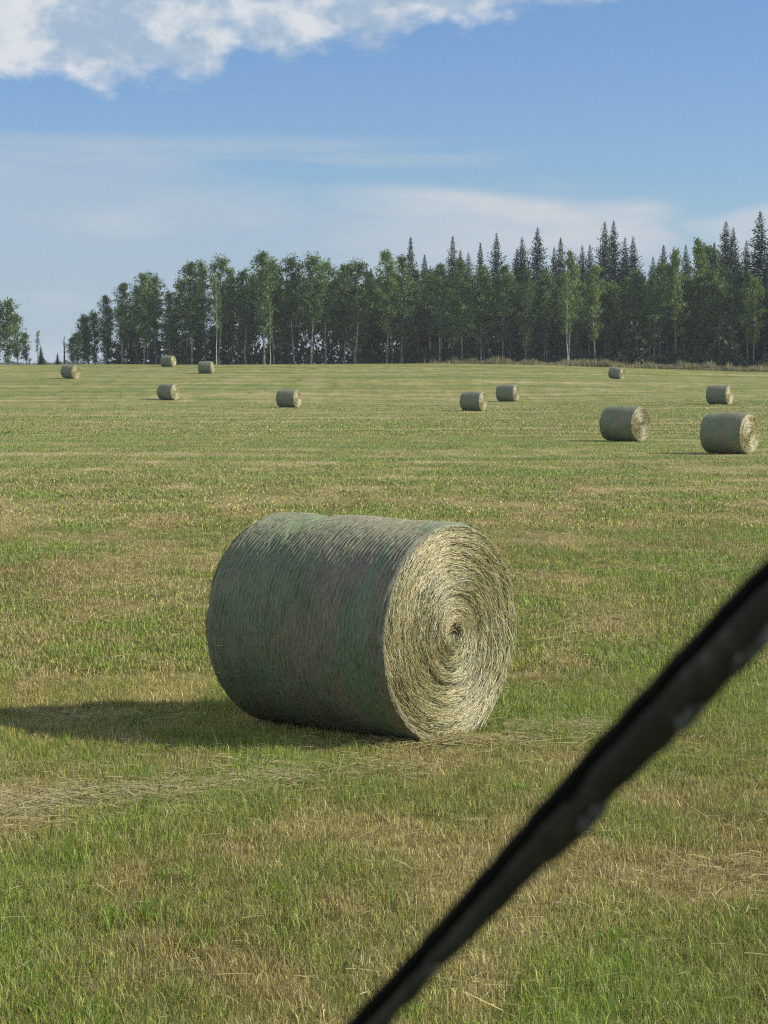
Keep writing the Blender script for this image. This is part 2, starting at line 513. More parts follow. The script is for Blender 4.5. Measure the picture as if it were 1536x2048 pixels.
def wrap_mesh(seed, nu, nv, nstraw, sw):
    x = np.concatenate([[-BL / 2 + .002, -BL / 2 - .002, -BL / 2 + .002], np.linspace(-BL / 2 + .02, BL / 2 - .02, nu), [BL / 2 - .002, BL / 2 + .002, BL / 2 - .002]])
    edge = np.concatenate([[.955, .972, .986], np.ones(nu), [.986, .972, .955]])
    edge[3] = .996; edge[-4] = .996
    v = np.arange(nv) / nv * 2 * np.pi
    X, Vv = np.meshgrid(x, v, indexing='ij'); E = np.broadcast_to(edge[:, None], X.shape)
    rad = BR * E * lumps(Vv, X, seed)
    if nu > 100:
        wob = vnoise(X / .05, Vv * 3.0, seed + 8) * .03
        rad = rad + (.0046 * np.sin((X + wob) * 2 * np.pi / .034) * (.4 + 1.1 * vnoise(X / .08, Vv * 5, seed + 5)) + .006 * (vnoise(X / .02, Vv * 16, seed + 6) - .5)) * (E > .99)
    P = np.stack([X, -rad * np.cos(Vv), BR + rad * np.sin(Vv)], -1)
    P[..., 2] = np.maximum(P[..., 2], .018 + .01 * vnoise(X * 9, Vv * 9, 3))       # it has settled onto the ground
    n1 = len(x)
    i = np.arange(n1 - 1)[:, None] * nv; j = np.arange(nv)[None]; k = (j + 1) % nv
    q = np.stack([i + j, i + nv + j, i + nv + k, i + k], -1).reshape(-1, 4)
    # chaff caught in the net
    n = nstraw
    sx = RNG.uniform(-.97, .97, n) * BL / 2; sv = RNG.uniform(-.6, 3.74, n)
    stray = RNG.uniform(0, 1, n) < .022
    ang = RNG.normal(0, .16, n); ang[stray] = RNG.uniform(-1.6, 1.6, stray.sum())
    L = RNG.uniform(.025, .075, n); lift = np.where(stray, RNG.uniform(.005, .02, n), RNG.uniform(.001, .004, n))
    kk = 4; s = np.linspace(-.5, .5, kk)
    px = sx[:, None] + s[None] * (L * np.sin(ang))[:, None]; pv = sv[:, None] + s[None] * (L * np.cos(ang) / BR)[:, None]
    pr = BR * lumps(pv, px, seed) + lift[:, None] + np.where(stray, .3, 0)[:, None] * (s[None] + .5) * L[:, None] * .6
    SP = np.stack([px, -pr * np.cos(pv), BR + pr * np.sin(pv)], -1)
    NN = np.stack([np.zeros_like(pv), -np.cos(pv), np.sin(pv)], -1)
    T = np.gradient(SP, axis=1); T /= np.linalg.norm(T, axis=2)[..., None]
    w = np.full(n, sw) * RNG.uniform(.6, 1.2, n)
    col = np.array([(.25, .29, .16), (.21, .26, .15), (.33, .33, .20)])[RNG.integers(0, 3, n)]
    col[stray] = (.5, .45, .28)
    V2, q2, c2 = strands(SP, T, NN, w, w * .7, col)
    c1 = np.full((n1 * nv, 3), .2)
    me = mesh_from('net_wrap', np.concatenate([P.reshape(-1, 3), V2]), [q, q2 + n1 * nv], np.concatenate([c1, c2]), smooth=True)
    me.materials.append(M_NET); me.materials.append(M_STRAW)
    mi = np.zeros(len(me.polygons), np.int32); mi[len(q):] = 1
    me.polygons.foreach_set('material_index', mi)
    return me


def face_depth(r, th, seed, hole):
    """how far a spot of the end face stands out: spiral layers, uneven packing, sunken core"""
    lay = r * 30 + th / (2 * np.pi)
    d = .028 * (vnoise(lay, th * .6 + 40, seed) - .5) + .022 * (vnoise(r * np.cos(th) * 5 + 20, r * np.sin(th) * 5 + 20, seed + 1) - .5)
    d = d + .012 * (vnoise(lay * .33, th * .25 + 9, seed + 2) - .5)
    d = d + .03 * (1 - (r / BR) ** 2)
    d = d - hole * np.exp(-(r / .07) ** 2)
    return d


def face_meshes(seed, n, sw, hole, nr=40, nv=96):
    """packed hay disc + curled stalks; the core is a mesh of its own.  Local x is outward."""
    rr = np.linspace(.0, 1, nr) * BR * .955; v = np.arange(nv) / nv * 2 * np.pi
    Rr, Vv = np.meshgrid(rr, v, indexing='ij')
    D = face_depth(Rr, Vv, seed, hole) - .016
    P = np.stack([D, -Rr * np.cos(Vv), Rr * np.sin(Vv)], -1)
    i = np.arange(nr - 1)[:, None] * nv; j = np.arange(nv)[None]; k = (j + 1) % nv
    q = np.stack([i + j, i + k, i + nv + k, i + nv + j], -1).reshape(-1, 4)
    out = []
    for core in (False, True):
        m = n if not core else max(60, n // 40)
        if not core:
            r0 = BR * .968 * np.sqrt(RNG.uniform(.012, 1, m)); r0[: m // 5] = RNG.uniform(.09, .5, m // 5) * BR
            L = RNG.lognormal(np.log(.11), .45, m).clip(.04, .3); L = np.minimum(L, r0 * 1.3)
            ang = RNG.normal(0.04, .10, m)
        else:
            r0 = .095 * np.sqrt(RNG.uniform(0, 1, m)); L = RNG.uniform(.04, .13, m); ang = RNG.normal(.3, .8, m)
        th0 = RNG.uniform(0, 2 * np.pi, m)
        kk = 5; s = np.linspace(-.5, .5, kk)
        if not core:
            r = r0[:, None] + s[None] * (L * np.sin(ang))[:, None]
            th = th0[:, None] + s[None] * (L * np.cos(ang) / np.maximum(r0, .05))[:, None]
            r = np.minimum(r, BR * (.972 + .006 * np.sin(th * 3 + seed) + .004 * np.sin(th * 11)))
        else:
            cx, cy = r0 * np.cos(th0), r0 * np.sin(th0); dirn = th0 + np.pi / 2 + ang; cur = RNG.normal(6, 5, m)
            a = dirn[:, None] + cur[:, None] * s[None] * L[:, None]
            X = cx[:, None] + np.cos(a) * s[None] * L[:, None]; Yy = cy[:, None] + np.sin(a) * s[None] * L[:, None]
            r = np.hypot(X, Yy); th = np.arctan2(Yy, X)
        stray = RNG.uniform(0, 1, m) < (.02 if not core else .06)
        dep = face_depth(r, th, seed, hole) + RNG.uniform(-.016, .006, m)[:, None] + RNG.normal(0, .02, m)[:, None] * s[None]
        dep = dep + np.where(stray, 1, 0)[:, None] * (s[None] + .5) * RNG.uniform(.02, .07, m)[:, None]
        SP = np.stack([dep, -r * np.cos(th), r * np.sin(th)], -1)
        T = np.gradient(SP, axis=1); T /= np.linalg.norm(T, axis=2)[..., None] + 1e-9
        NN = np.broadcast_to(np.array([1., 0, 0]), SP.shape) + RNG.normal(0, .16, (m, 1, 3))
        NN = NN / np.linalg.norm(NN, axis=2)[..., None]
        w = np.full(m, sw) * RNG.uniform(.5, 1.3, m)
        lay = vnoise(r0 * 30 + th0 / (2 * np.pi), th0 * .8 + 77, seed + 4)
        pick = np.clip(((1 - lay) * 5 + RNG.normal(0, 2.0, m)), 0, 6).astype(int)
        col = HAYCOL[np.array([4, 0, 1, 5, 2, 3, 6])[pick]] * RNG.uniform(.75, 1.15, m)[:, None]
        V2, q2, c2 = strands(SP, T, NN, w, w * .5, col)
        if not core:
            me = mesh_from('end_face', np.concatenate([P.reshape(-1, 3), V2]), [q, q2 + nr * nv], np.concatenate([np.full((nr * nv, 3), .2), c2]), smooth=True)
            me.materials.append(M_HAY); me.materials.append(M_STRAW)
            mi = np.ones(len(me.polygons), np.int32); mi[:len(q)] = 0
            me.polygons.foreach_set('material_index', mi)
        else:
            me = mesh_from('core', V2, [q2], c2, smooth=True); me.materials.append(M_STRAW)
        out.append(me)
    return out


def make_bale(label, wrap, faces, group, fs=1.):
    t = empty('hay_bale'); tag(t, label, 'hay bale', group)
    link('net_wrap', wrap, M_NET, t)
    for sgn in (1, -1):
        f = link('end_face', faces[0], M_HAY, t)
        f.location = (sgn * (BL / 2 - .006), 0, BR); f.rotation_euler = (0, 0, 0 if sgn > 0 else math.pi); f.scale = (1, fs, fs)
        c = link('core', faces[1], M_STRAW, f)
    return t


BGROUP = 'round bales spread over the field'
near = make_bale('large round bale closest to the viewer, green net wrap, sunlit straw spiral end', wrap_mesh(3, 300, 300, 3200, .0026),
                 face_meshes(5, 30000, .0031, .06, 60, 160), BGROUP)
near.location = (.466, 13.95, float(terrain(.466, 13.95)) - .005)
# the bale's own origin is at the middle of its length, the fit gave the centre of the sunlit end
near.rotation_euler = (0, 0, R(-38.7)); near.scale = (1.0, 1.036, 1.036)
cx, cy = .466 - BL / 2 * math.cos(R(38.7)), 13.95 + BL / 2 * math.sin(R(38.7))
near.location = (cx, cy, float(terrain(cx, cy)) - .026)

far_kinds = []
for s, hole in ((21, .10), (35, .03), (49, .02)):
    far_kinds.append((wrap_mesh(s, 60, 96, 160, .006), face_meshes(s + 1, 5200, .0095, hole, 30, 72)))

FAR = [  # px of the middle of the side's foot, foot row, height in px, angle seen, kind, tilt, label
    (1461, 908, 85, 39.6, 1, 0, 'big round bale at the right edge of the field, pale spiral grooves on its end'),
    (1252, 883, 73, 42.6, 0, 0, 'big round bale with a dark hole at the core of its straw end'),
    (947, 822, 40, 29, 1, 0, 'small looking bale in the middle of the field, nearer one of the close pair'),
    (1440, 809, 40, 34, 2, 0, 'bale behind and above the big bale at the right edge'),
    (1016, 803, 35, 28.6, 1, 0, 'bale just behind and right of its twin in mid field'),
    (577, 815, 37, 26.5, 2, 0, 'lone bale in mid field, straight above the nearest bale'),
    (337, 800, 33, 34, 0, 0, 'bale on the left slope below the two bales by the tree trunks'),
    (140, 757, 28, 36, 2, 3, 'leftmost bale, on the left skyline below the dead snag'),
    (412, 747, 25, 14.6, 1, 0, 'bale near the crest beside the slender white trunk, showing mostly its dark side'),
    (336, 733.5, 23, 24, 2, 0, 'farthest bale, half sunk behind the crest in front of the left aspens'),
    (1232, 758, 24, 36, 0, 9, 'tilted bale in front of the dark woods, below the tall twin spruces'),
]
for (px, py, hp, ang, kind, tilt, lab) in FAR:
    x, y, z = hit(px, py)
    w, fc = far_kinds[kind]
    b = make_bale(lab, w, fc, BGROUP, .962)
    sc = max(.88, min(1.12, hp * y / FPX / 1.5))
    b.location = (x, y + .25, z - .03); b.scale = (sc, sc, sc)
    b.rotation_euler = (R(RNG.uniform(-2, 2)), R(tilt), R(-ang))

# ------------------------------------------------------------------ trees
def aspen(seed, H, W, t0, nl, dense, light=0., card=.205):
    rg = np.random.default_rng(seed)
    tr = Geo(); k = 9
    z = np.linspace(0, H * .97, k); sway = np.cumsum(rg.normal(0, .10, (k, 2)), axis=0); sway -= sway[0]
    path = np.c_[sway, z]
    tr.tube(path, np.interp(z / H, [0, .05, 1], [.19, .145, .02]) * (H / 15), 7)
    CC, CS = [], []
    for i in range(nl):
        t = t0 + (1 - t0) * ((i + rg.uniform(0, 1)) / nl) ** .9
        t = min(t, .985)
        u = (t - t0) / (1 - t0)
        rc = W * (np.sin(np.pi * min(1, (u * .83 + .15))) ** .7) * rg.uniform(.55, 1.25)
        a = i * 2.4 + rg.normal(0, .5)
        p0 = np.array([np.interp(t * H, z, path[:, 0]), np.interp(t * H, z, path[:, 1]), t * H])
        up = rg.uniform(.35, 1.0)
        d = np.array([np.cos(a), np.sin(a), up]); d /= np.linalg.norm(d)
        p1 = p0 + d * rc
        tr.tube([p0, p0 * .5 + p1 * .5 + [0, 0, .12], p1], [.05, .03, .012], 4, cap=False)
        for f in (.3, .65, 1.0):
            CC.append(p0 + (p1 - p0) * f + rg.normal(0, .15, 3)); CS.append(rg.uniform(.30, .58) * (.75 + .35 * f))
    CC.append(path[-1] + [0, 0, .1]); CS.append(.4)
    CC.append(path[-1] - [0, 0, .5]); CS.append(.55)
    CC, CS = np.array(CC), np.array(CS)
    per = rg.poisson(dense * 1.65, len(CC)) + 3
    idx = np.repeat(np.arange(len(CC)), per); n = len(idx)
    c = CC[idx] + rg.normal(0, 1, (n, 3)) * CS[idx][:, None] * [.62, .62, .55]
    g, co = leaf_cards(rg, c, card, n)
    clump = rg.normal(0, 1, len(CC))[idx]
    base = np.array((.125, .190, .066)) + light * np.array((.05, .055, .005))
    col = base * np.clip(1 + .20 * clump + rg.normal(0, .18, n), .45, 1.8)[:, None]
    col[:, 0] *= np.clip(1 + rg.normal(0, .12, n), .7, 1.4)
    cr = Geo(); k4 = np.arange(n)[:, None] * 4
    cr.add(g, k4 + np.arange(4), c=np.repeat(col, 4, axis=0))
    return tr.mesh('trunk', True), cr.mesh('crown')


def leaf_cards(rg, c, size, n, flat=0.):
    a = rg.normal(0, 1, (n, 3)); a[:, 2] *= (1 - flat); a /= np.linalg.norm(a, axis=1)[:, None]
    b = np.cross(a, rg.normal(0, 1, (n, 3))); b /= np.linalg.norm(b, axis=1)[:, None]
    s = (size * rg.lognormal(-.1, .35, n))[:, None]
    V = np.stack([c - a * s * .6, c - b * s * rg.uniform(.25, .45, (n, 1)), c + a * s * .6, c + b * s * rg.uniform(.25, .45, (n, 1))], 1)
    return V.reshape(-1, 3), s


def spruce(seed, H, W, t0=.06, ragged=.25, card=.70):
    rg = np.random.default_rng(seed)
    tr = Geo(); z = np.linspace(0, H, 8)
    tr.tube(np.c_[rg.normal(0, .03, (8, 2)), z], np.interp(z / H, [0, 1], [.2, .012]), 6)
    C, A, B, S, Wd = [], [], [], [], []
    zz = t0 * H
    while zz < H * .985:
        t = zz / H
        nb = int(9 - 2 * t)
        off = rg.uniform(0, 6.28)
        gust = rg.uniform(1 - ragged, 1 + ragged)
        for i in range(nb):
            a = off + i * 2 * np.pi / nb + rg.normal(0, .25)
            L = (W * (1 - t) ** 1.0 * gust * rg.uniform(.65, 1.15) + .06)
            o = np.array([np.cos(a), np.sin(a), 0.]); side = np.array([-np.sin(a), np.cos(a), 0.])
            droop = -.42 + .75 * t
            m = max(2, int(L / .28))
            for j in range(m):
                f = (j + .6) / m
                p = o * L * f + np.array([0, 0, zz + L * (droop * f + .22 * f * f)])
                for sg in (-1, 1, 0):
                    d = o * rg.uniform(.5, .9) + side * sg * .7 + np.array([0, 0, -.30 - .25 * rg.uniform()])
                    C.append(p + rg.normal(0, .05, 3)); A.append(d / np.linalg.norm(d))
                    S.append(card * (1 - .45 * f) * rg.uniform(.7, 1.2) * (.42 + .62 * (1 - t)) * min(1, .34 + (1 - t) / .17))
        zz += (.24 + .14 * (1 - t)) * rg.uniform(.8, 1.25) * H / 20
    # leader
    for q in range(7):
        C.append(np.array([0, 0, H * .985 - q * .11])); d = np.array([rg.normal(0, .35), rg.normal(0, .35), 1.]); A.append(d / np.linalg.norm(d)); S.append(.13 + .018 * q)
    C, A, S = np.array(C), np.array(A), np.array(S)[:, None]; n = len(C)
    B = np.cross(A, rg.normal(0, 1, (n, 3)) * [1, 1, .5] + [0, 0, 1.2]); B /= np.linalg.norm(B, axis=1)[:, None]
    V = np.stack([C - B * S * .34, C + B * S * .34, C + A * S * .8 + B * S * .14, C + A * S * .8 - B * S * .14], 1).reshape(-1, 3)
    col = np.array((.050, .074, .046)) * np.clip(1 + rg.normal(0, .25, n), .5, 1.8)[:, None]
    cr = Geo(); cr.add(V, np.arange(n)[:, None] * 4 + np.arange(4), c=np.repeat(col, 4, axis=0))
    return tr.mesh('trunk', True), cr.mesh('crown')


ASP = [aspen(101, 15, 2.5, .24, 46, 22), aspen(102, 15, 2.0, .26, 40, 24), aspen(103, 15, 2.9, .30, 46, 21),
       aspen(104, 15, 2.2, .12, 48, 19), aspen(105, 15, 2.0, .34, 36, 24), aspen(106, 15, 2.6, .40, 38, 22)]
ASP_LOW = [aspen(111, 9, 2.1, .06, 44, 20), aspen(112, 9, 1.8, .08, 40, 18)]
ASP_LIGHT = [aspen(121, 15, 2.4, .26, 44, 25, 1.), aspen(122, 15, 1.7, .30, 38, 26, 1.)]
ASP_THIN = [aspen(131, 9, .9, .35, 16, 7, .3)]
SPR = [spruce(201, 20, 6.2), spruce(202, 20, 5.3, ragged=.3), spruce(203, 20, 7.0, ragged=.2), spruce(204, 20, 5.8, ragged=.40)]
SPR_SLIM = [spruce(211, 20, 3.4, ragged=.35), spruce(212, 20, 4.0, ragged=.4)]
TREES = []


def plant(name, kind_h, meshes, px, top, d, label, cat, group, wscale=1., barkm=None, leafm=None):
    x = ray(px, 725)[0] * d
    zb = float(terrain(x, d)) - .05
    zt = at_depth(px, top, d)[2]
    h = zt - zb; s = h / kind_h
    t = empty(name, (x, d, zb), (0, 0, RNG.uniform(0, 6.28)), (s * wscale, s * wscale, s))
    tag(t, label, cat, group)
    o = link('trunk', meshes[0], barkm, t); link('crown', meshes[1], leafm, t)
    TREES.append((px, top, d))
    return t


def plant_aspen(px, top, d, label, group, pool=ASP, kind_h=15., ws=None, i=None):
    m = pool[i if i is not None else int(RNG.integers(len(pool)))]
    return plant('aspen_tree', kind_h, m, px, top, d, label, 'aspen', group, ws or RNG.uniform(.85, 1.2), M_ASPBARK, M_ASPEN)


def plant_spruce(px, top, d, label, group, pool=SPR, i=None, ws=1.):
    m = pool[i if i is not None else int(RNG.integers(len(pool)))]
    return plant('spruce_tree', 20., m, px, top, d, label, 'spruce', group, ws, M_SPRBARK, M_NEEDLE)


SKY_SPRUCE = [  # px, top row, metres away, pool, kind, width, label
    (733, 528, 316, 1, 0, 1., 'small spruce tip, left of a pair poking from the aspens mid woods'),
    (742, 534, 318, 1, 1, 1., 'small spruce tip, right and lower of a pair poking from the aspens mid woods'),
    (821, 470, 312, 1, 0, .95, 'tall very slim spruce, leftmost of the tall spruces above the canopy'),
    (849, 507, 315, 1, 1, 1.1, 'short pointed spruce just right of the slim leftmost spire'),
    (905, 470, 313, 0, 3, .85, 'spruce spire with ragged branches, second tall one from the left'),
    (920, 497, 316, 0, 1, .95, 'shorter spruce hugging the right side of the ragged second spire'),
    (936, 503, 318, 0, 0, .9, 'blunt dark spruce top between the ragged spire and the thin lone spire'),
    (960, 483, 313, 1, 1, .9, 'thin lone spruce spire left of the tall bare-sided spruce'),
    (992, 463, 308, 0, 1, .95, 'tall tapering spruce standing clear against the pale cloud, mid skyline'),
    (1043, 472, 310, 0, 2, .95, 'broad spruce left of and touching the taller pointed one'),
    (1033, 495, 314, 0, 0, .8, 'low spruce shoulder on the left flank of the broad spruce'),
    (1074, 452, 306, 0, 1, 1.1, 'tall pointed spruce right of the broad spruce, its tip sharp against the cloud'),
    (1120, 473, 309, 0, 3, .95, 'ragged spruce rising behind the bright green aspen'),
    (1107, 492, 313, 0, 0, .75, 'lesser spruce leaning on the left of the ragged one behind the bright aspen'),
    (1163, 488, 311, 0, 2, .8, 'blunt broad spruce, left of a matched pair behind the narrow bright aspen'),
    (1178, 486, 313, 0, 0, .8, 'blunt broad spruce, right of a matched pair behind the narrow bright aspen'),
    (1207, 441, 306, 0, 3, .95, 'left twin of the two tallest spruces on the right half of the skyline'),
    (1225, 438, 309, 0, 1, .95, 'right twin of the two tallest spruces on the right half of the skyline'),
    (1248, 472, 307, 0, 0, .8, 'left of the two spruces just right of the tall twins'),
    (1264, 470, 309, 0, 1, 1., 'right of the two spruces just right of the tall twins'),
    (1304, 510, 309, 0, 0, .8, 'lowest spruce tip in the dip of the skyline right of the twins'),
    (1325, 488, 311, 1, 1, 1.1, 'thin spruce tip right of the dip in the skyline'),
    (1345, 491, 314, 0, 1, .8, 'spruce tip just right of the thin tip past the dip'),
    (1369, 487, 315, 0, 0, .8, 'blunt spruce behind the tall pale green aspens at the right'),
    (1405, 483, 316, 0, 2, .8, 'rounded spruce top between pale aspens and the big right spruces'),
    (1426, 482, 318, 1, 1, 1., 'needle thin spruce tip left of the big spruce pair at the right'),
    (1449, 440, 303, 0, 0, 1.05, 'big dense spruce, left of the close pair near the right edge'),
    (1463, 452, 306, 0, 1, 1., 'slightly lower spruce, right of the close pair near the right edge'),
    (1490, 478, 302, 0, 0, .85, 'spruce in the gap between the close pair and the tallest spruce'),
    (1517, 420, 296, 0, 3, 1.1, 'tallest spruce of all, at the right edge of the photo'),
    (1539, 470, 299, 0, 2, 1.0, 'spruce cut off by the right edge behind the tallest one'),
]
for (px, top, d, pool, i, ws, lab) in SKY_SPRUCE:
    plant_spruce(px, top, d, lab, 'spruces in the woods', (SPR, SPR_SLIM)[pool], i, ws)

# the aspens whose tops make the skyline, then the mass behind and between them
SKY_ASPEN = [  # px, top, distance, pool (0 full, 1 low, 2 light, 3 thin), label
    (156, 668, 291, 1, 'low leafy aspen at the left end of the main stand'),
    (168, 636, 293, 1, 'second aspen from the left end of the main stand, loose crown'),
    (190, 628, 295, 1, 'third aspen from the left end, dense down to the ground'),
    (212, 592, 293, 0, 'aspen at the first step up of the stand from its left end'),
    (246, 568, 292, 0, 'rounded aspen left of the split double crown'),
    (272, 574, 296, 0, 'aspen filling the notch beside the double crown at the left'),
    (288, 550, 292, 0, 'left half of the tall double crown above the farthest bale'),
    (312, 556, 295, 0, 'right half of the tall double crown above the farthest bale'),
    (340, 588, 293, 0, 'shorter aspen in the dip right of the double crown'),
    (362, 562, 296, 0, 'aspen on the rising edge before the tall left group'),
    (384, 527, 291, 0, 'first of the tall left group above the white trunk'),
    (410, 526, 294, 0, 'second of the tall left group above the white trunk'),
    (438, 519, 291, 0, 'highest crown of the tall left group, leaning tip'),
    (466, 540, 294, 0, 'aspen right of the tall left group with a flat top'),
    (492, 543, 292, 0, 'aspen in the even stretch left of the tallest middle crown'),
    (528, 506, 290, 0, 'tall rounded aspen, highest crown in the left half of the woods'),
    (548, 524, 294, 0, 'aspen on the right shoulder of the tall rounded crown'),
    (588, 518, 292, 0, 'narrow aspen with a pointed top left of the broad dark crown'),
    (622, 515, 291, 0, 'broad dark aspen crown left of the gap showing sky'),
    (652, 528, 293, 0, 'aspen on the right side of the broad dark crown'),
    (688, 533, 295, 0, 'left aspen of the loose pair with sky between its leaves'),
    (711, 527, 292, 0, 'right aspen of the loose pair with sky between its leaves'),
    (774, 508, 292, 2, 'pale pointed aspen in the middle of the woods'),
    (804, 516, 294, 0, 'aspen beside the slim leftmost spruce spire'),
    (880, 530, 292, 0, 'aspen between the short pointed spruce and the ragged spire'),
    (1137, 510, 288, 2, 'bright light green aspen with a long white trunk at its front'),
    (1190, 536, 289, 2, 'bright narrow aspen right of the bright wide one'),
    (1352, 508, 290, 2, 'tall pale green aspen at the right with bare pale trunks below'),
    (1392, 487, 294, 2, 'tallest pale green aspen crown among the right hand spruces'),
    (1420, 500, 296, 0, 'aspen tucked left of the big spruce pair'),
    (1506, 560, 286, 2, 'small light green aspen in front of the tallest spruce'),
    (1276, 545, 291, 0, 'aspen under the two spruces right of the twins'),
    (1318, 530, 291, 0, 'aspen below the dip in the skyline at the right'),
    (1052, 545, 291, 0, 'aspen with fine pale trunk under the broad spruce'),
    (1088, 540, 293, 0, 'aspen under the sharp tall spruce'),
    (1005, 535, 292, 0, 'aspen at the foot of the tall tapering spruce'),
    (962, 535, 292, 0, 'aspen under the thin lone spruce spire'),
    (925, 525, 292, 0, 'aspen crown below the blunt dark spruce top'),
]
for (px, top, d, pool, lab) in SKY_ASPEN:
    P_ = (ASP, ASP_LOW, ASP_LIGHT, ASP_THIN)[pool]
    plant_aspen(px, top, d, lab, 'aspens along the edge of the woods', P_, (15., 9., 15., 9.)[pool], .85 if pool == 2 else None)

LOWS = RNG.uniform(-1, 1, (16, 3))
for k_, px in enumerate(np.linspace(150, 560, 16)):     # bushy young growth that closes the foot of the left stand
    plant_aspen(px + 9 * LOWS[k_, 0], 668 + 22 * LOWS[k_, 1], 296 + 4 * LOWS[k_, 2], 'young bushy aspen, leafy to the ground, under the left half of the woods', 'young growth under the left stand', ASP_LOW, 9., 1.5)

TOPX = np.array([150, 200, 250, 300, 345, 390, 440, 490, 530, 620, 700, 800, 900, 1000, 1140, 1300, 1400, 1540, 1700])
TOPY = np.array([680, 620, 585, 570, 600, 550, 540, 560, 540, 540, 550, 545, 545, 550, 550, 555, 530, 540, 520])
for (lab, x0, x1, rows, step) in (
        ('aspen among the crowded trunks of the left stand with sky showing through', 215, 500, (299, 305), 30),
        ('aspen among the close trunks in the middle of the woods', 505, 900, (297, 304, 311), 25),
        ('aspen in the deep shaded front of the right half of the woods', 905, 1560, (296, 303, 311), 27)):
    for r_, d in enumerate(rows):
        for px in np.arange(x0 + (r_ * step / 3), x1, step):
            p = px + RNG.uniform(-.45, .45) * step
            top = float(np.interp(p, TOPX, TOPY)) + RNG.uniform(2, 42) - r_ * 2
            plant_aspen(p, top, d + RNG.uniform(-2.5, 2.5) - float(12 * sstep(900, 1500, p)) * .4, lab, 'aspens filling the woods')
for px in np.arange(1560, 1900, 26):        # the woods run on unseen past the right edge; added for their shade
    plant_spruce(px + RNG.uniform(-6, 6), RNG.uniform(440, 510), 296 + RNG.uniform(-5, 10), 'unseen spruce of the woods beyond the right edge, added for its shade', 'woods beyond the right edge')
    plant_aspen(px + 12, RNG.uniform(505, 545), 288 + RNG.uniform(-2, 6), 'unseen aspen of the woods beyond the right edge, added for its shade', 'woods beyond the right edge')
for px in np.arange(860, 1560, 24):
    plant_spruce(px + RNG.uniform(-9, 9), RNG.uniform(520, 570), 322 + RNG.uniform(-5, 8), 'dark spruce deep inside the woods behind the aspens', 'spruces deep in the woods')

# the small copse, snag and seedlings at the left edge
for (px, top, d, pool, lab) in (
        (-14, 612, 292, 1, 'aspen of the left copse, cut off by the left edge'),
        (16, 606, 292, 1, 'tallest leafy aspen of the small copse at the left edge'),
        (36, 632, 294, 1, 'aspen on the right shoulder of the left copse'),
        (54, 668, 293, 1, 'lowest bushy aspen at the right end of the left copse'),
        (76, 664, 293, 3, 'spindly half bare aspen standing just right of the left copse')):
    plant_aspen(px, top, d, lab, 'copse at the left edge', (ASP, ASP_LOW, ASP_LIGHT, ASP_THIN)[pool], (15., 9., 15., 9.)[pool], 1. if pool == 1 else .8)
for (px, top, lab) in ((82, 690, 'tiny dark spruce right of the spindly aspen'), (115, 704, 'tiny dark spruce left of the dead snag')):
    plant_spruce(px, top, 300, lab, 'young spruces on the left skyline', SPR_SLIM, 0, 1.5)
x, y, z = at_depth(128, 672, 296)
sn = Geo(); zb = float(terrain(x, y)) - .1; hh = z - zb
sn.tube([(0, 0, 0), (.05, 0, hh * .5), (-.02, 0, hh * .8), (.03, .02, hh)], [.14, .11, .075, .03], 7)
st = empty('dead_tree', (x, y, zb)); tag(st, 'bare dead snag standing alone between the left copse and the main stand', 'dead tree')
link('trunk', sn.mesh('trunk', True), M_DEAD, st)
for (f, dx, dz) in ((.62, .5, .25), (.74, -.4, .3), (.9, .25, .2), (.45, -.35, .1)):
    g = Geo(); g.tube([(0, 0, hh * f), (dx * .6, .05, hh * f + dz * .5), (dx, .1, hh * f + dz)], [.035, .025, .01], 5)
    link('branch', g.mesh('branch', True), M_DEAD, st)
# two slender pale trunks that stand out in front of the stands
for (px, top, d, lab) in ((433, 560, 286.5, 'slender aspen with a bright white trunk beside the bale near the crest'),
                          (1135, 548, 284, 'slim aspen with bright pale trunk in front of the bright green one'),
                          (541, 600, 287, 'slim aspen with a short bright white trunk under the tall rounded crown')):
    plant('aspen_tree', 9., ASP_THIN[0], px, top, d, lab, 'aspen', 'slender pale aspens at the front', .55, None, M_ASPEN)
    pt = [c for c in COL.objects if c.name.startswith('trunk')][-1]
    pt = COL.objects[-2]
    pt.data = pt.data.copy() if not pt.data.name.startswith('pale') else pt.data
    pt.data.materials.clear(); pt.data.materials.append(M_PALEBARK)


def build_undergrowth():
    """brush between and behind the trunks"""
    n = 60000
    x = RNG.uniform(-40.5, 75, n); k = RNG.uniform(0, 1, n)
    y = treeline(x) + 2 + 26 * k ** 1.3
    dens = .55 + .45 * sstep(-12, 14, x)
    hmax = (.5 + 6.5 * vnoise(x / 3.2, y / 4, 201) ** 1.6) * (.8 + .5 * sstep(-15, 12, x))
    zz = RNG.uniform(0, 1, n) ** .8 * hmax
    keep = RNG.uniform(0, 1, n) < dens * (.35 + .9 * vnoise(x / 1.1, zz / .9 + y, 207))
    x, y, zz = x[keep], y[keep], zz[keep]; n = len(x)
    c = np.stack([x, y, terrain(x, y) + zz], -1)
    V, _ = leaf_cards(RNG, c, .42, n)
    col = np.array((.065, .09, .04)) * np.clip(1 + RNG.normal(0, .3, n), .4, 2)[:, None]
    g = Geo(); g.add(V, np.arange(n)[:, None] * 4 + np.arange(4), c=np.repeat(col, 4, axis=0))
    tag(link('undergrowth', g.mesh('undergrowth'), M_UNDER), 'dark brush filling the foot of the woods between the trunks', 'undergrowth', kind='stuff')


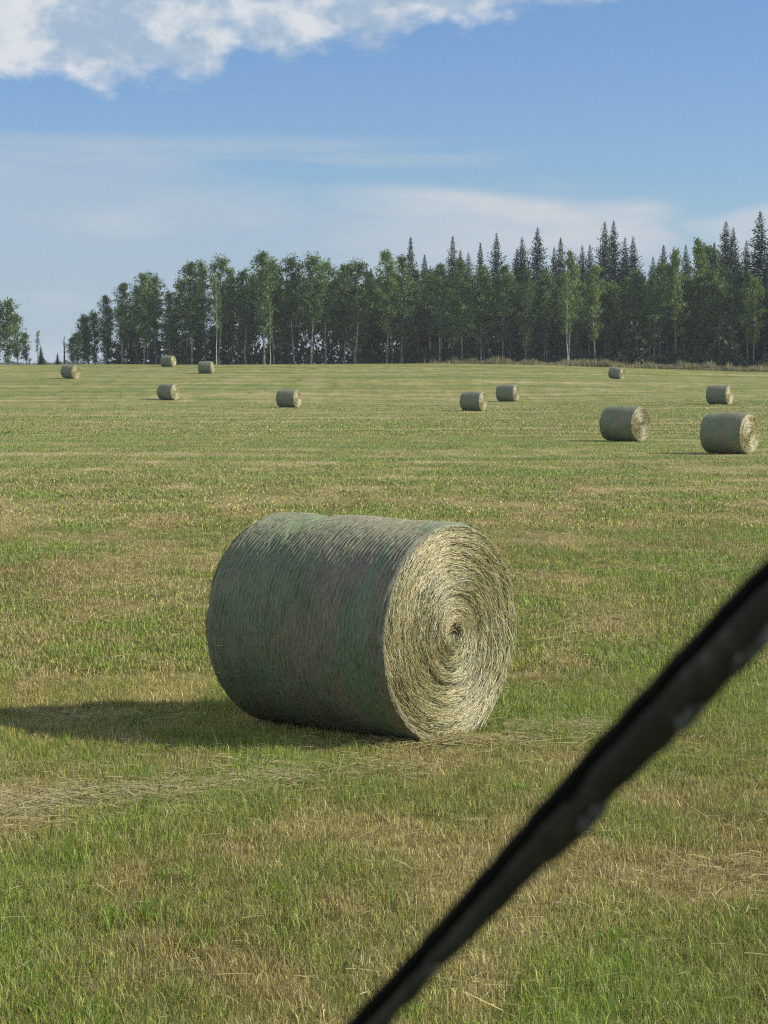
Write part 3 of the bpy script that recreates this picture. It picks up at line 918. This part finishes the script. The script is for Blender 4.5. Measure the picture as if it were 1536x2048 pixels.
def build_margin():
    """unmown strip of tall dry grass between the field and the woods, at the right"""
    n = 42000
    x = RNG.uniform(4, 72, n); k = RNG.uniform(0, 1, n)
    y = treeline(x) - 9 + 10 * k
    hh = .95 * vnoise(x / 1.4, y / 2.6, 221) ** 2.2 + .5 * vnoise(x / .5, y / 3, 227) ** 2 + .12
    keep = RNG.uniform(0, 1, n) < (.25 + .75 * vnoise(x / 1.3, y / 2, 223)) * sstep(4, 16, x)
    x, y, hh = x[keep], y[keep], hh[keep]; n = len(x)
    col = np.array([(.28, .22, .12), (.20, .20, .09), (.33, .28, .16), (.14, .17, .065)])[RNG.integers(0, 4, n)] * RNG.uniform(.7, 1.25, n)[:, None]
    V, q, t, cc = blades(x, y, hh * RNG.uniform(.6, 1.3, n), np.full(n, .09) * RNG.uniform(.5, 1.2, n), col, .3)
    tag(link('tall_grass', mesh_from('tall_grass', V, [q, t], cc), M_GRASS), 'strip of tall dry weeds along the foot of the right hand woods', 'tall grass', kind='stuff')


def build_far_wood():
    n = 9000
    x = RNG.uniform(-420, -60, n); y = 1300 + RNG.uniform(-30, 30, n)
    top = .8 + 1.2 * vnoise(x / 16, y * 0, 231) + 1.3 * vnoise(x / 4, y * 0, 233)
    zb = terrain(x, y); zz = zb + (top - zb) * RNG.uniform(0, 1, n)
    V, _ = leaf_cards(RNG, np.stack([x, y, zz], -1), 4.2, n, .3)
    col = np.array((.05, .065, .05)) * RNG.uniform(.7, 1.3, n)[:, None]
    g = Geo(); g.add(V, np.arange(n)[:, None] * 4 + np.arange(4), c=np.repeat(col, 4, axis=0))
    tag(link('distant_wood', g.mesh('distant_wood'), M_UNDER), 'low line of distant woods on the left horizon', 'distant woods', kind='stuff')


build_undergrowth(); build_margin(); build_far_wood()


# ------------------------------------------------------------------ windscreen wiper
def plain(name, col, rough, metal=0., spec=.5):
    m, nt, out = mat(name)
    tc = N(nt, 'ShaderNodeTexCoord'); no = N(nt, 'ShaderNodeTexNoise', Scale=60., Detail=4.)
    nt.links.new(tc.outputs['Object'], no.inputs[0])
    c = ramp(nt, no.outputs[0], [(.35, tuple(v * .75 for v in col)), (.65, tuple(v * 1.25 for v in col))])
    p = N(nt, 'ShaderNodeBsdfPrincipled', Roughness=rough, Metallic=metal); p.inputs['Specular IOR Level'].default_value = spec
    nt.links.new(c, p.inputs[0]); nt.links.new(p.outputs[0], out.inputs[0])
    return m


M_RUB = plain('black_rubber', (.009, .009, .007), .9, 0, .04)
M_WMETAL = plain('dark_painted_metal', (.040, .040, .026), .6, 0, .15)


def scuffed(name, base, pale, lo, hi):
    """dark metal with pale patches where the noise runs high"""
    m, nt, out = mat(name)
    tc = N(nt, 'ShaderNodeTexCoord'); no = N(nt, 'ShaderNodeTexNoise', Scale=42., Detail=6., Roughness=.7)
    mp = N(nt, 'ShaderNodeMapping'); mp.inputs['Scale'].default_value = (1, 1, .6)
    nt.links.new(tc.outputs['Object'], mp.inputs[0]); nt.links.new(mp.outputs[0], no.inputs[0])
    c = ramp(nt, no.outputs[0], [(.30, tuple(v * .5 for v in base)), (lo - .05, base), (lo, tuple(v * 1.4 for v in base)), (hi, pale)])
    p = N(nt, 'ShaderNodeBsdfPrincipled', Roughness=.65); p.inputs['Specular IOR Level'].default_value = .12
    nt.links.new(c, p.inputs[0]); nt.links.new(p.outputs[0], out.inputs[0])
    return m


M_WMETAL = scuffed('patchy_black_metal', (.038, .038, .024), (.20, .20, .19), .60, .80)
M_PATCHY = scuffed('patchy_grey_metal', (.042, .042, .028), (.48, .49, .47), .54, .70)


def build_wiper():
    D0, D1 = .70, .76                       # metres from the lens, upper and lower end in the photo
    A = np.array(at_depth(1600, 1120, D0)); B = np.array(at_depth(690, 2118, D1))
    u = B - A; Lw = np.linalg.norm(u); u /= Lw
    fwd = np.array([0, math.cos(PITCH), -math.sin(PITCH)])
    w = np.cross(u, fwd); w /= np.linalg.norm(w)
    if w[0] < 0: w = -w                     # w: towards the lower right of the photo
    nrm = np.cross(u, w); nrm *= np.sign(nrm @ fwd)     # away from the viewer
    A = A - u * .10; Lw += .10
    t = empty('windscreen_wiper', tuple(A + u * Lw)); tag(t, 'black windscreen wiper slanting across the lower right, out of focus', 'windscreen wiper')
    org = A + u * Lw

    def px2m(p): return p * (D0 + D1) / 2 / FPX

    def bar(name, prof, mtl, parent, dz0, dz1):
        """prof: list of (along 0..1, near edge px, far edge px); thickness dz0..dz1 along nrm, edges bevelled"""
        rows = []
        for (s, a, b) in prof:
            a, b = px2m(a), px2m(b); e = min(.0012, (b - a) * .2); f = (dz1 - dz0) * .25
            c = A + u * (s * Lw)
            ring = [(a + e, dz0), (b - e, dz0), (b, dz0 + f), (b, dz1 - f), (b - e, dz1), (a + e, dz1), (a, dz1 - f), (a, dz0 + f)]
            rows.append([c + w * q + nrm * r - org for q, r in ring])
        v = np.array(rows); n, k = v.shape[:2]
        i = np.arange(n - 1)[:, None] * k; j = np.arange(k)[None]; j2 = (j + 1) % k
        q = np.stack([i + j, i + j2, i + k + j2, i + k + j], -1).reshape(-1, 4)
        g = Geo(); g.add(v.reshape(-1, 3), q)
        for r_ in (0, n - 1):
            g.add(np.vstack([v[r_], v[r_].mean(0)]), t=np.stack([np.arange(k), (np.arange(k) + 1) % k, np.full(k, k)], -1))
        return link(name, g.mesh(name), mtl, parent)

    S = lambda px, py: float((np.array(at_depth(px, py, (D0 + D1) / 2)) - A) @ u / Lw)
    s_bump0, s_bump1 = S(1235, 1560), S(1130, 1700)
    ss = np.linspace(0, 1, 90)
    # rubber squeegee and its backing run the whole length along the upper edge, the sprung frame along the lower edge
    up = lambda s: -48 + 5 * math.sin(s * 9) + 7 * (float(vnoise(s * 55, .5, 301)) - .5)
    bar('rubber_blade', [(s, up(s), up(s) + 30) for s in ss], M_RUB, t, -.004, .010)
    def low(s):
        return 12 * (float(vnoise(s * 42, .5, 303)) - .5) + float(np.interp(s, [0, S(1536, 1285), S(1370, 1445), s_bump0, (s_bump0 + s_bump1) / 2, s_bump1 - .01, s_bump1 + .02, S(1000, 1815), S(860, 1965), 1],
                               [62, 58, 46, 38, 50, 44, 26, 26, 18, 10]))
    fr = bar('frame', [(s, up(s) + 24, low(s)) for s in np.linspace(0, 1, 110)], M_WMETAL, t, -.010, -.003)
    # pressed-metal claws grip the rubber; their pale-patched ends stand a little proud
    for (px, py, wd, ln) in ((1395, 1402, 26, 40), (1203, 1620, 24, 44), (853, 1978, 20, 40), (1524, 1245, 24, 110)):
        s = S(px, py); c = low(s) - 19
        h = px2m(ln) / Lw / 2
        bar('claw', [(s - h * 2.0, c + wd * .35, c + wd * .62), (s - h * .9, c - wd * .35, c + wd * .7), (s + h * .2, c - wd * .2, c + wd * .78), (s + h * .7, c - wd * .5, c + wd * .74), (s + h * 1.5, c + wd * .1, c + wd * .5)], M_PATCHY, t, -.013, -.0098)
    # added raised black strip stands in for a curved dark groove of the frame
    pts = [np.array(at_depth(px, py, (D0 + D1) / 2)) - org - nrm * .0118 for px, py in ((1138, 1580), (1165, 1548), (1200, 1525), (1245, 1505), (1300, 1490))]
    g = Geo(); g.tube(pts, [.0012, .0018, .0018, .0018, .001], 8)
    link('groove_strip', g.mesh('groove_strip', True), M_RUB, t)


build_wiper()

# ------------------------------------------------------------------ light and sky
SUN_E, SUN_A = R(33), R(2.5)
ts = Vector((math.cos(SUN_A) * math.cos(SUN_E), -math.sin(SUN_A) * math.cos(SUN_E), math.sin(SUN_E)))
ld = bpy.data.lights.new('sun', 'SUN'); ld.energy = 5.0; ld.angle = R(.55); ld.color = (1, .93, .80)
lo = bpy.data.objects.new('sun', ld); COL.objects.link(lo)
lo.rotation_euler = ts.to_track_quat('Z', 'Y').to_euler(); lo.location = (30, 0, 40)

wd = bpy.data.worlds.new('World'); scene.world = wd; wd.use_nodes = True
nt = wd.node_tree; nt.nodes.clear()
wout = nt.nodes.new('ShaderNodeOutputWorld')
bg = nt.nodes.new('ShaderNodeBackground'); bg.inputs[1].default_value = .07
sky = nt.nodes.new('ShaderNodeTexSky'); sky.sky_type = 'NISHITA'; sky.sun_disc = False
sky.sun_elevation = SUN_E; sky.sun_rotation = math.atan2(ts.x, ts.y)
sky.altitude = 300; sky.air_density = 1.0; sky.dust_density = .6; sky.ozone_density = 1.6
tc = nt.nodes.new('ShaderNodeTexCoord')
sep = nt.nodes.new('ShaderNodeSeparateXYZ'); nt.links.new(tc.outputs['Generated'], sep.inputs[0])


def mth(op, a, b=None, c=None, clamp=False):
    n = nt.nodes.new('ShaderNodeMath'); n.operation = op; n.use_clamp = clamp
    for i, v in enumerate((a, b, c)):
        if v is None: continue
        if hasattr(v, 'is_output'): nt.links.new(v, n.inputs[i])
        else: n.inputs[i].default_value = v
    return n.outputs[0]


def smooth(v, a, b):
    n = nt.nodes.new('ShaderNodeMapRange'); n.interpolation_type = 'SMOOTHSTEP'
    nt.links.new(v, n.inputs[0]); n.inputs[1].default_value = a; n.inputs[2].default_value = b
    return n.outputs[0]


# bearing (east of the view's north, as a slope) and height angle of a direction
az = mth('ARCTAN2', sep.outputs[0], sep.outputs[1])
el = mth('ARCTANGENT', mth('DIVIDE', sep.outputs[2], mth('SQRT', mth('ADD', mth('MULTIPLY', sep.outputs[0], sep.outputs[0]), mth('MULTIPLY', sep.outputs[1], sep.outputs[1])))))
cmb = nt.nodes.new('ShaderNodeCombineXYZ'); nt.links.new(az, cmb.inputs[0]); nt.links.new(el, cmb.inputs[1])


def cnoise(sx, sy, det, rough, off=0., dist=0.):
    mp = nt.nodes.new('ShaderNodeMapping'); mp.inputs['Scale'].default_value = (sx, sy, 1); mp.inputs['Location'].default_value = (off, off * .7, off * .3)
    nn = nt.nodes.new('ShaderNodeTexNoise'); nn.inputs['Scale'].default_value = 1; nn.inputs['Detail'].default_value = det; nn.inputs['Roughness'].default_value = rough
    nn.inputs['Distortion'].default_value = dist
    nt.links.new(cmb.outputs[0], mp.inputs[0]); nt.links.new(mp.outputs[0], nn.inputs[0])
    return nn.outputs[0]


# photo pixel -> angles: az = (px-768)/4084, el = (725-py)/4084
AZ = lambda px: (px - 768) / FPX
EL = lambda py: (YH - py) / FPX * .992
n_big = cnoise(34, 50, 6, .50, 3.1, .15)
n_fine = cnoise(80, 105, 6, .6, 8.2, .2)
# cumulus bank: its ragged underside rises to the right
edge_l = mth('MULTIPLY_ADD', smooth(az, AZ(395), AZ(500)), EL(118) - EL(180), EL(180))
edge = mth('MULTIPLY_ADD', smooth(az, AZ(560), AZ(1200)), EL(22) - EL(118), edge_l)
h1 = mth('SUBTRACT', el, edge)
dens = mth('ADD', mth('MULTIPLY', h1, 60.), mth('ADD', mth('MULTIPLY', mth('SUBTRACT', n_big, .5), 2.6), mth('MULTIPLY', mth('SUBTRACT', n_fine, .5), .35)))
cum = mth('MULTIPLY', smooth(dens, -.15, .55), mth('SUBTRACT', 1., smooth(az, AZ(1150), AZ(1260))))
# puffs: sunlit heads against blue-grey hollows, brightest towards the ragged edges
puff = mth('ADD', mth('MULTIPLY', mth('SUBTRACT', cnoise(44, 62, 5, .52, 15.5, .2), .5), 2.6), mth('MULTIPLY', mth('SUBTRACT', n_fine, .5), .9))
puff = mth('ADD', puff, mth('MULTIPLY', smooth(dens, 1.6, .3), .22))
puff = mth('ADD', puff, mth('MULTIPLY', smooth(az, AZ(140), AZ(30)), .35))
lit = smooth(puff, -.22, .62)
cumcol = mixrgb(nt, lit, (4.4, 5.8, 7.5), (8.7, 9.0, 9.3))
azw = mth('MULTIPLY_ADD', mth('SUBTRACT', cnoise(16, 55, 5, .6, 41.), .5), .07, az)
# veil of thin high cloud low in the sky, thicker to the left, with a flat-topped brighter bank at the right
vn = cnoise(7, 42, 6, .55, 1.7, .25)
vtop = mth('MULTIPLY_ADD', smooth(az, AZ(150), AZ(850)), EL(400) - EL(300), EL(300))
vh = mth('SUBTRACT', vtop, el)
veil = smooth(mth('ADD', mth('MULTIPLY', vh, 55.), mth('MULTIPLY', mth('SUBTRACT', vn, .5), 2.4)), -.5, 1.2)
veil = mth('MULTIPLY', veil, mth('MULTIPLY_ADD', smooth(az, AZ(1270), AZ(1400)), -.6, .80))
bank_top = mth('ADD', mth('MULTIPLY_ADD', mth('SUBTRACT', cnoise(14, 20, 5, .5, 21.), .5), .010, EL(366)), mth('MULTIPLY', smooth(az, AZ(740), AZ(1340)), EL(402) - EL(366)))
bank = mth('MULTIPLY', smooth(mth('SUBTRACT', bank_top, el), -.001, .007), smooth(el, EL(580), EL(440)))
bank = mth('MULTIPLY', bank, mth('MULTIPLY', smooth(azw, AZ(600), AZ(960)), mth('SUBTRACT', 1., smooth(azw, AZ(1230), AZ(1400)))))
bank = mth('MULTIPLY', bank, mth('MULTIPLY_ADD', smooth(cnoise(12, 40, 5, .55, 30.), .35, .6), .45, .48))
rtop = mth('MULTIPLY_ADD', smooth(az, AZ(1380), AZ(1560)), EL(406) - EL(436), EL(436))
right = mth('MULTIPLY', mth('MULTIPLY', smooth(azw, AZ(1330), AZ(1500)), smooth(mth('SUBTRACT', rtop, el), -.002, .005)), .6)
bank = mth('MAXIMUM', bank, right)
veilcol = mixrgb(nt, smooth(cnoise(6, 22, 5, .5, 6.6), .42, .68), (4.7, 6.0, 7.5), (6.1, 6.9, 7.9))
wisp = mth('MULTIPLY', smooth(cnoise(8, 75, 6, .6, 12.4, .3), .34, .62), mth('MULTIPLY', smooth(el, EL(350), EL(322)), mth('SUBTRACT', 1., smooth(el, EL(300), EL(262)))))
wisp = mth('MULTIPLY', wisp, mth('SUBTRACT', 1., smooth(az, AZ(820), AZ(1120))))
c0 = mixrgb(nt, 1., sky.outputs[0], (.88, 1.11, 1.46), 'MULTIPLY')
c1 = mixrgb(nt, veil, c0, veilcol)
c1 = mixrgb(nt, mth('MULTIPLY', wisp, .6), c1, (5.1, 6.3, 7.6))
c2 = mixrgb(nt, bank, c1, (7.3, 7.6, 8.1))
c3 = mixrgb(nt, mth('MULTIPLY', cum, .95), c2, cumcol)
nt.links.new(c3, bg.inputs[0]); nt.links.new(bg.outputs[0], wout.inputs[0])

# ------------------------------------------------------------------ added haze volume standing in for windscreen glare
def build_haze():
    x1, y0, y1, z0, z1 = 8200, -420, 4700, -36, 29
    v = [(x, y, z) for z in (z0, z1) for y in (y0, y1) for x in (-x1, x1)]
    q = np.array([(0, 2, 3, 1), (4, 5, 7, 6), (0, 1, 5, 4), (2, 6, 7, 3), (0, 4, 6, 2), (1, 3, 7, 5)])
    m, nt_, out = mat('glare_haze')
    pv = nt_.nodes.new('ShaderNodeVolumePrincipled'); pv.inputs['Color'].default_value = (.86, .93, 1, 1); pv.inputs['Density'].default_value = .00017
    nt_.links.new(pv.outputs[0], out.inputs['Volume'])
    tag(link('haze', mesh_from('haze', v, [q]), m), 'thin haze added over the field for the veiling glare of the windscreen', 'haze', kind='stuff')


build_haze()

# ------------------------------------------------------------------ camera
cd = bpy.data.cameras.new('camera'); cam = bpy.data.objects.new('camera', cd); COL.objects.link(cam)
cam.location = (0, 0, CAMH); cam.rotation_euler = (math.pi / 2 - PITCH, 0, 0)
cd.sensor_fit = 'VERTICAL'; cd.sensor_height = 24; cd.lens = FPX / 2048 * 24
cd.clip_start = .05; cd.clip_end = 10000
cd.dof.use_dof = True; cd.dof.focus_distance = 14.5; cd.dof.aperture_fstop = cd.lens / 4.2
scene.camera = cam
scene.render.resolution_x, scene.render.resolution_y = 768, 1024
scene.view_settings.view_transform = 'Standard'; scene.view_settings.look = 'None'
scene.view_settings.exposure = .28; scene.view_settings.gamma = 1
scene.cycles.use_denoising = False; scene.cycles.denoiser = 'OPENIMAGEDENOISE'; scene.cycles.denoising_input_passes = 'RGB_ALBEDO_NORMAL'
scene.cycles.use_adaptive_sampling = False
scene.cycles.max_bounces = 6
scene.cycles.diffuse_bounces = 3; scene.cycles.transmission_bounces = 3
scene.render.film_transparent = False
scene.cycles.pixel_filter_type = 'BLACKMAN_HARRIS'; scene.cycles.filter_width = 1.15
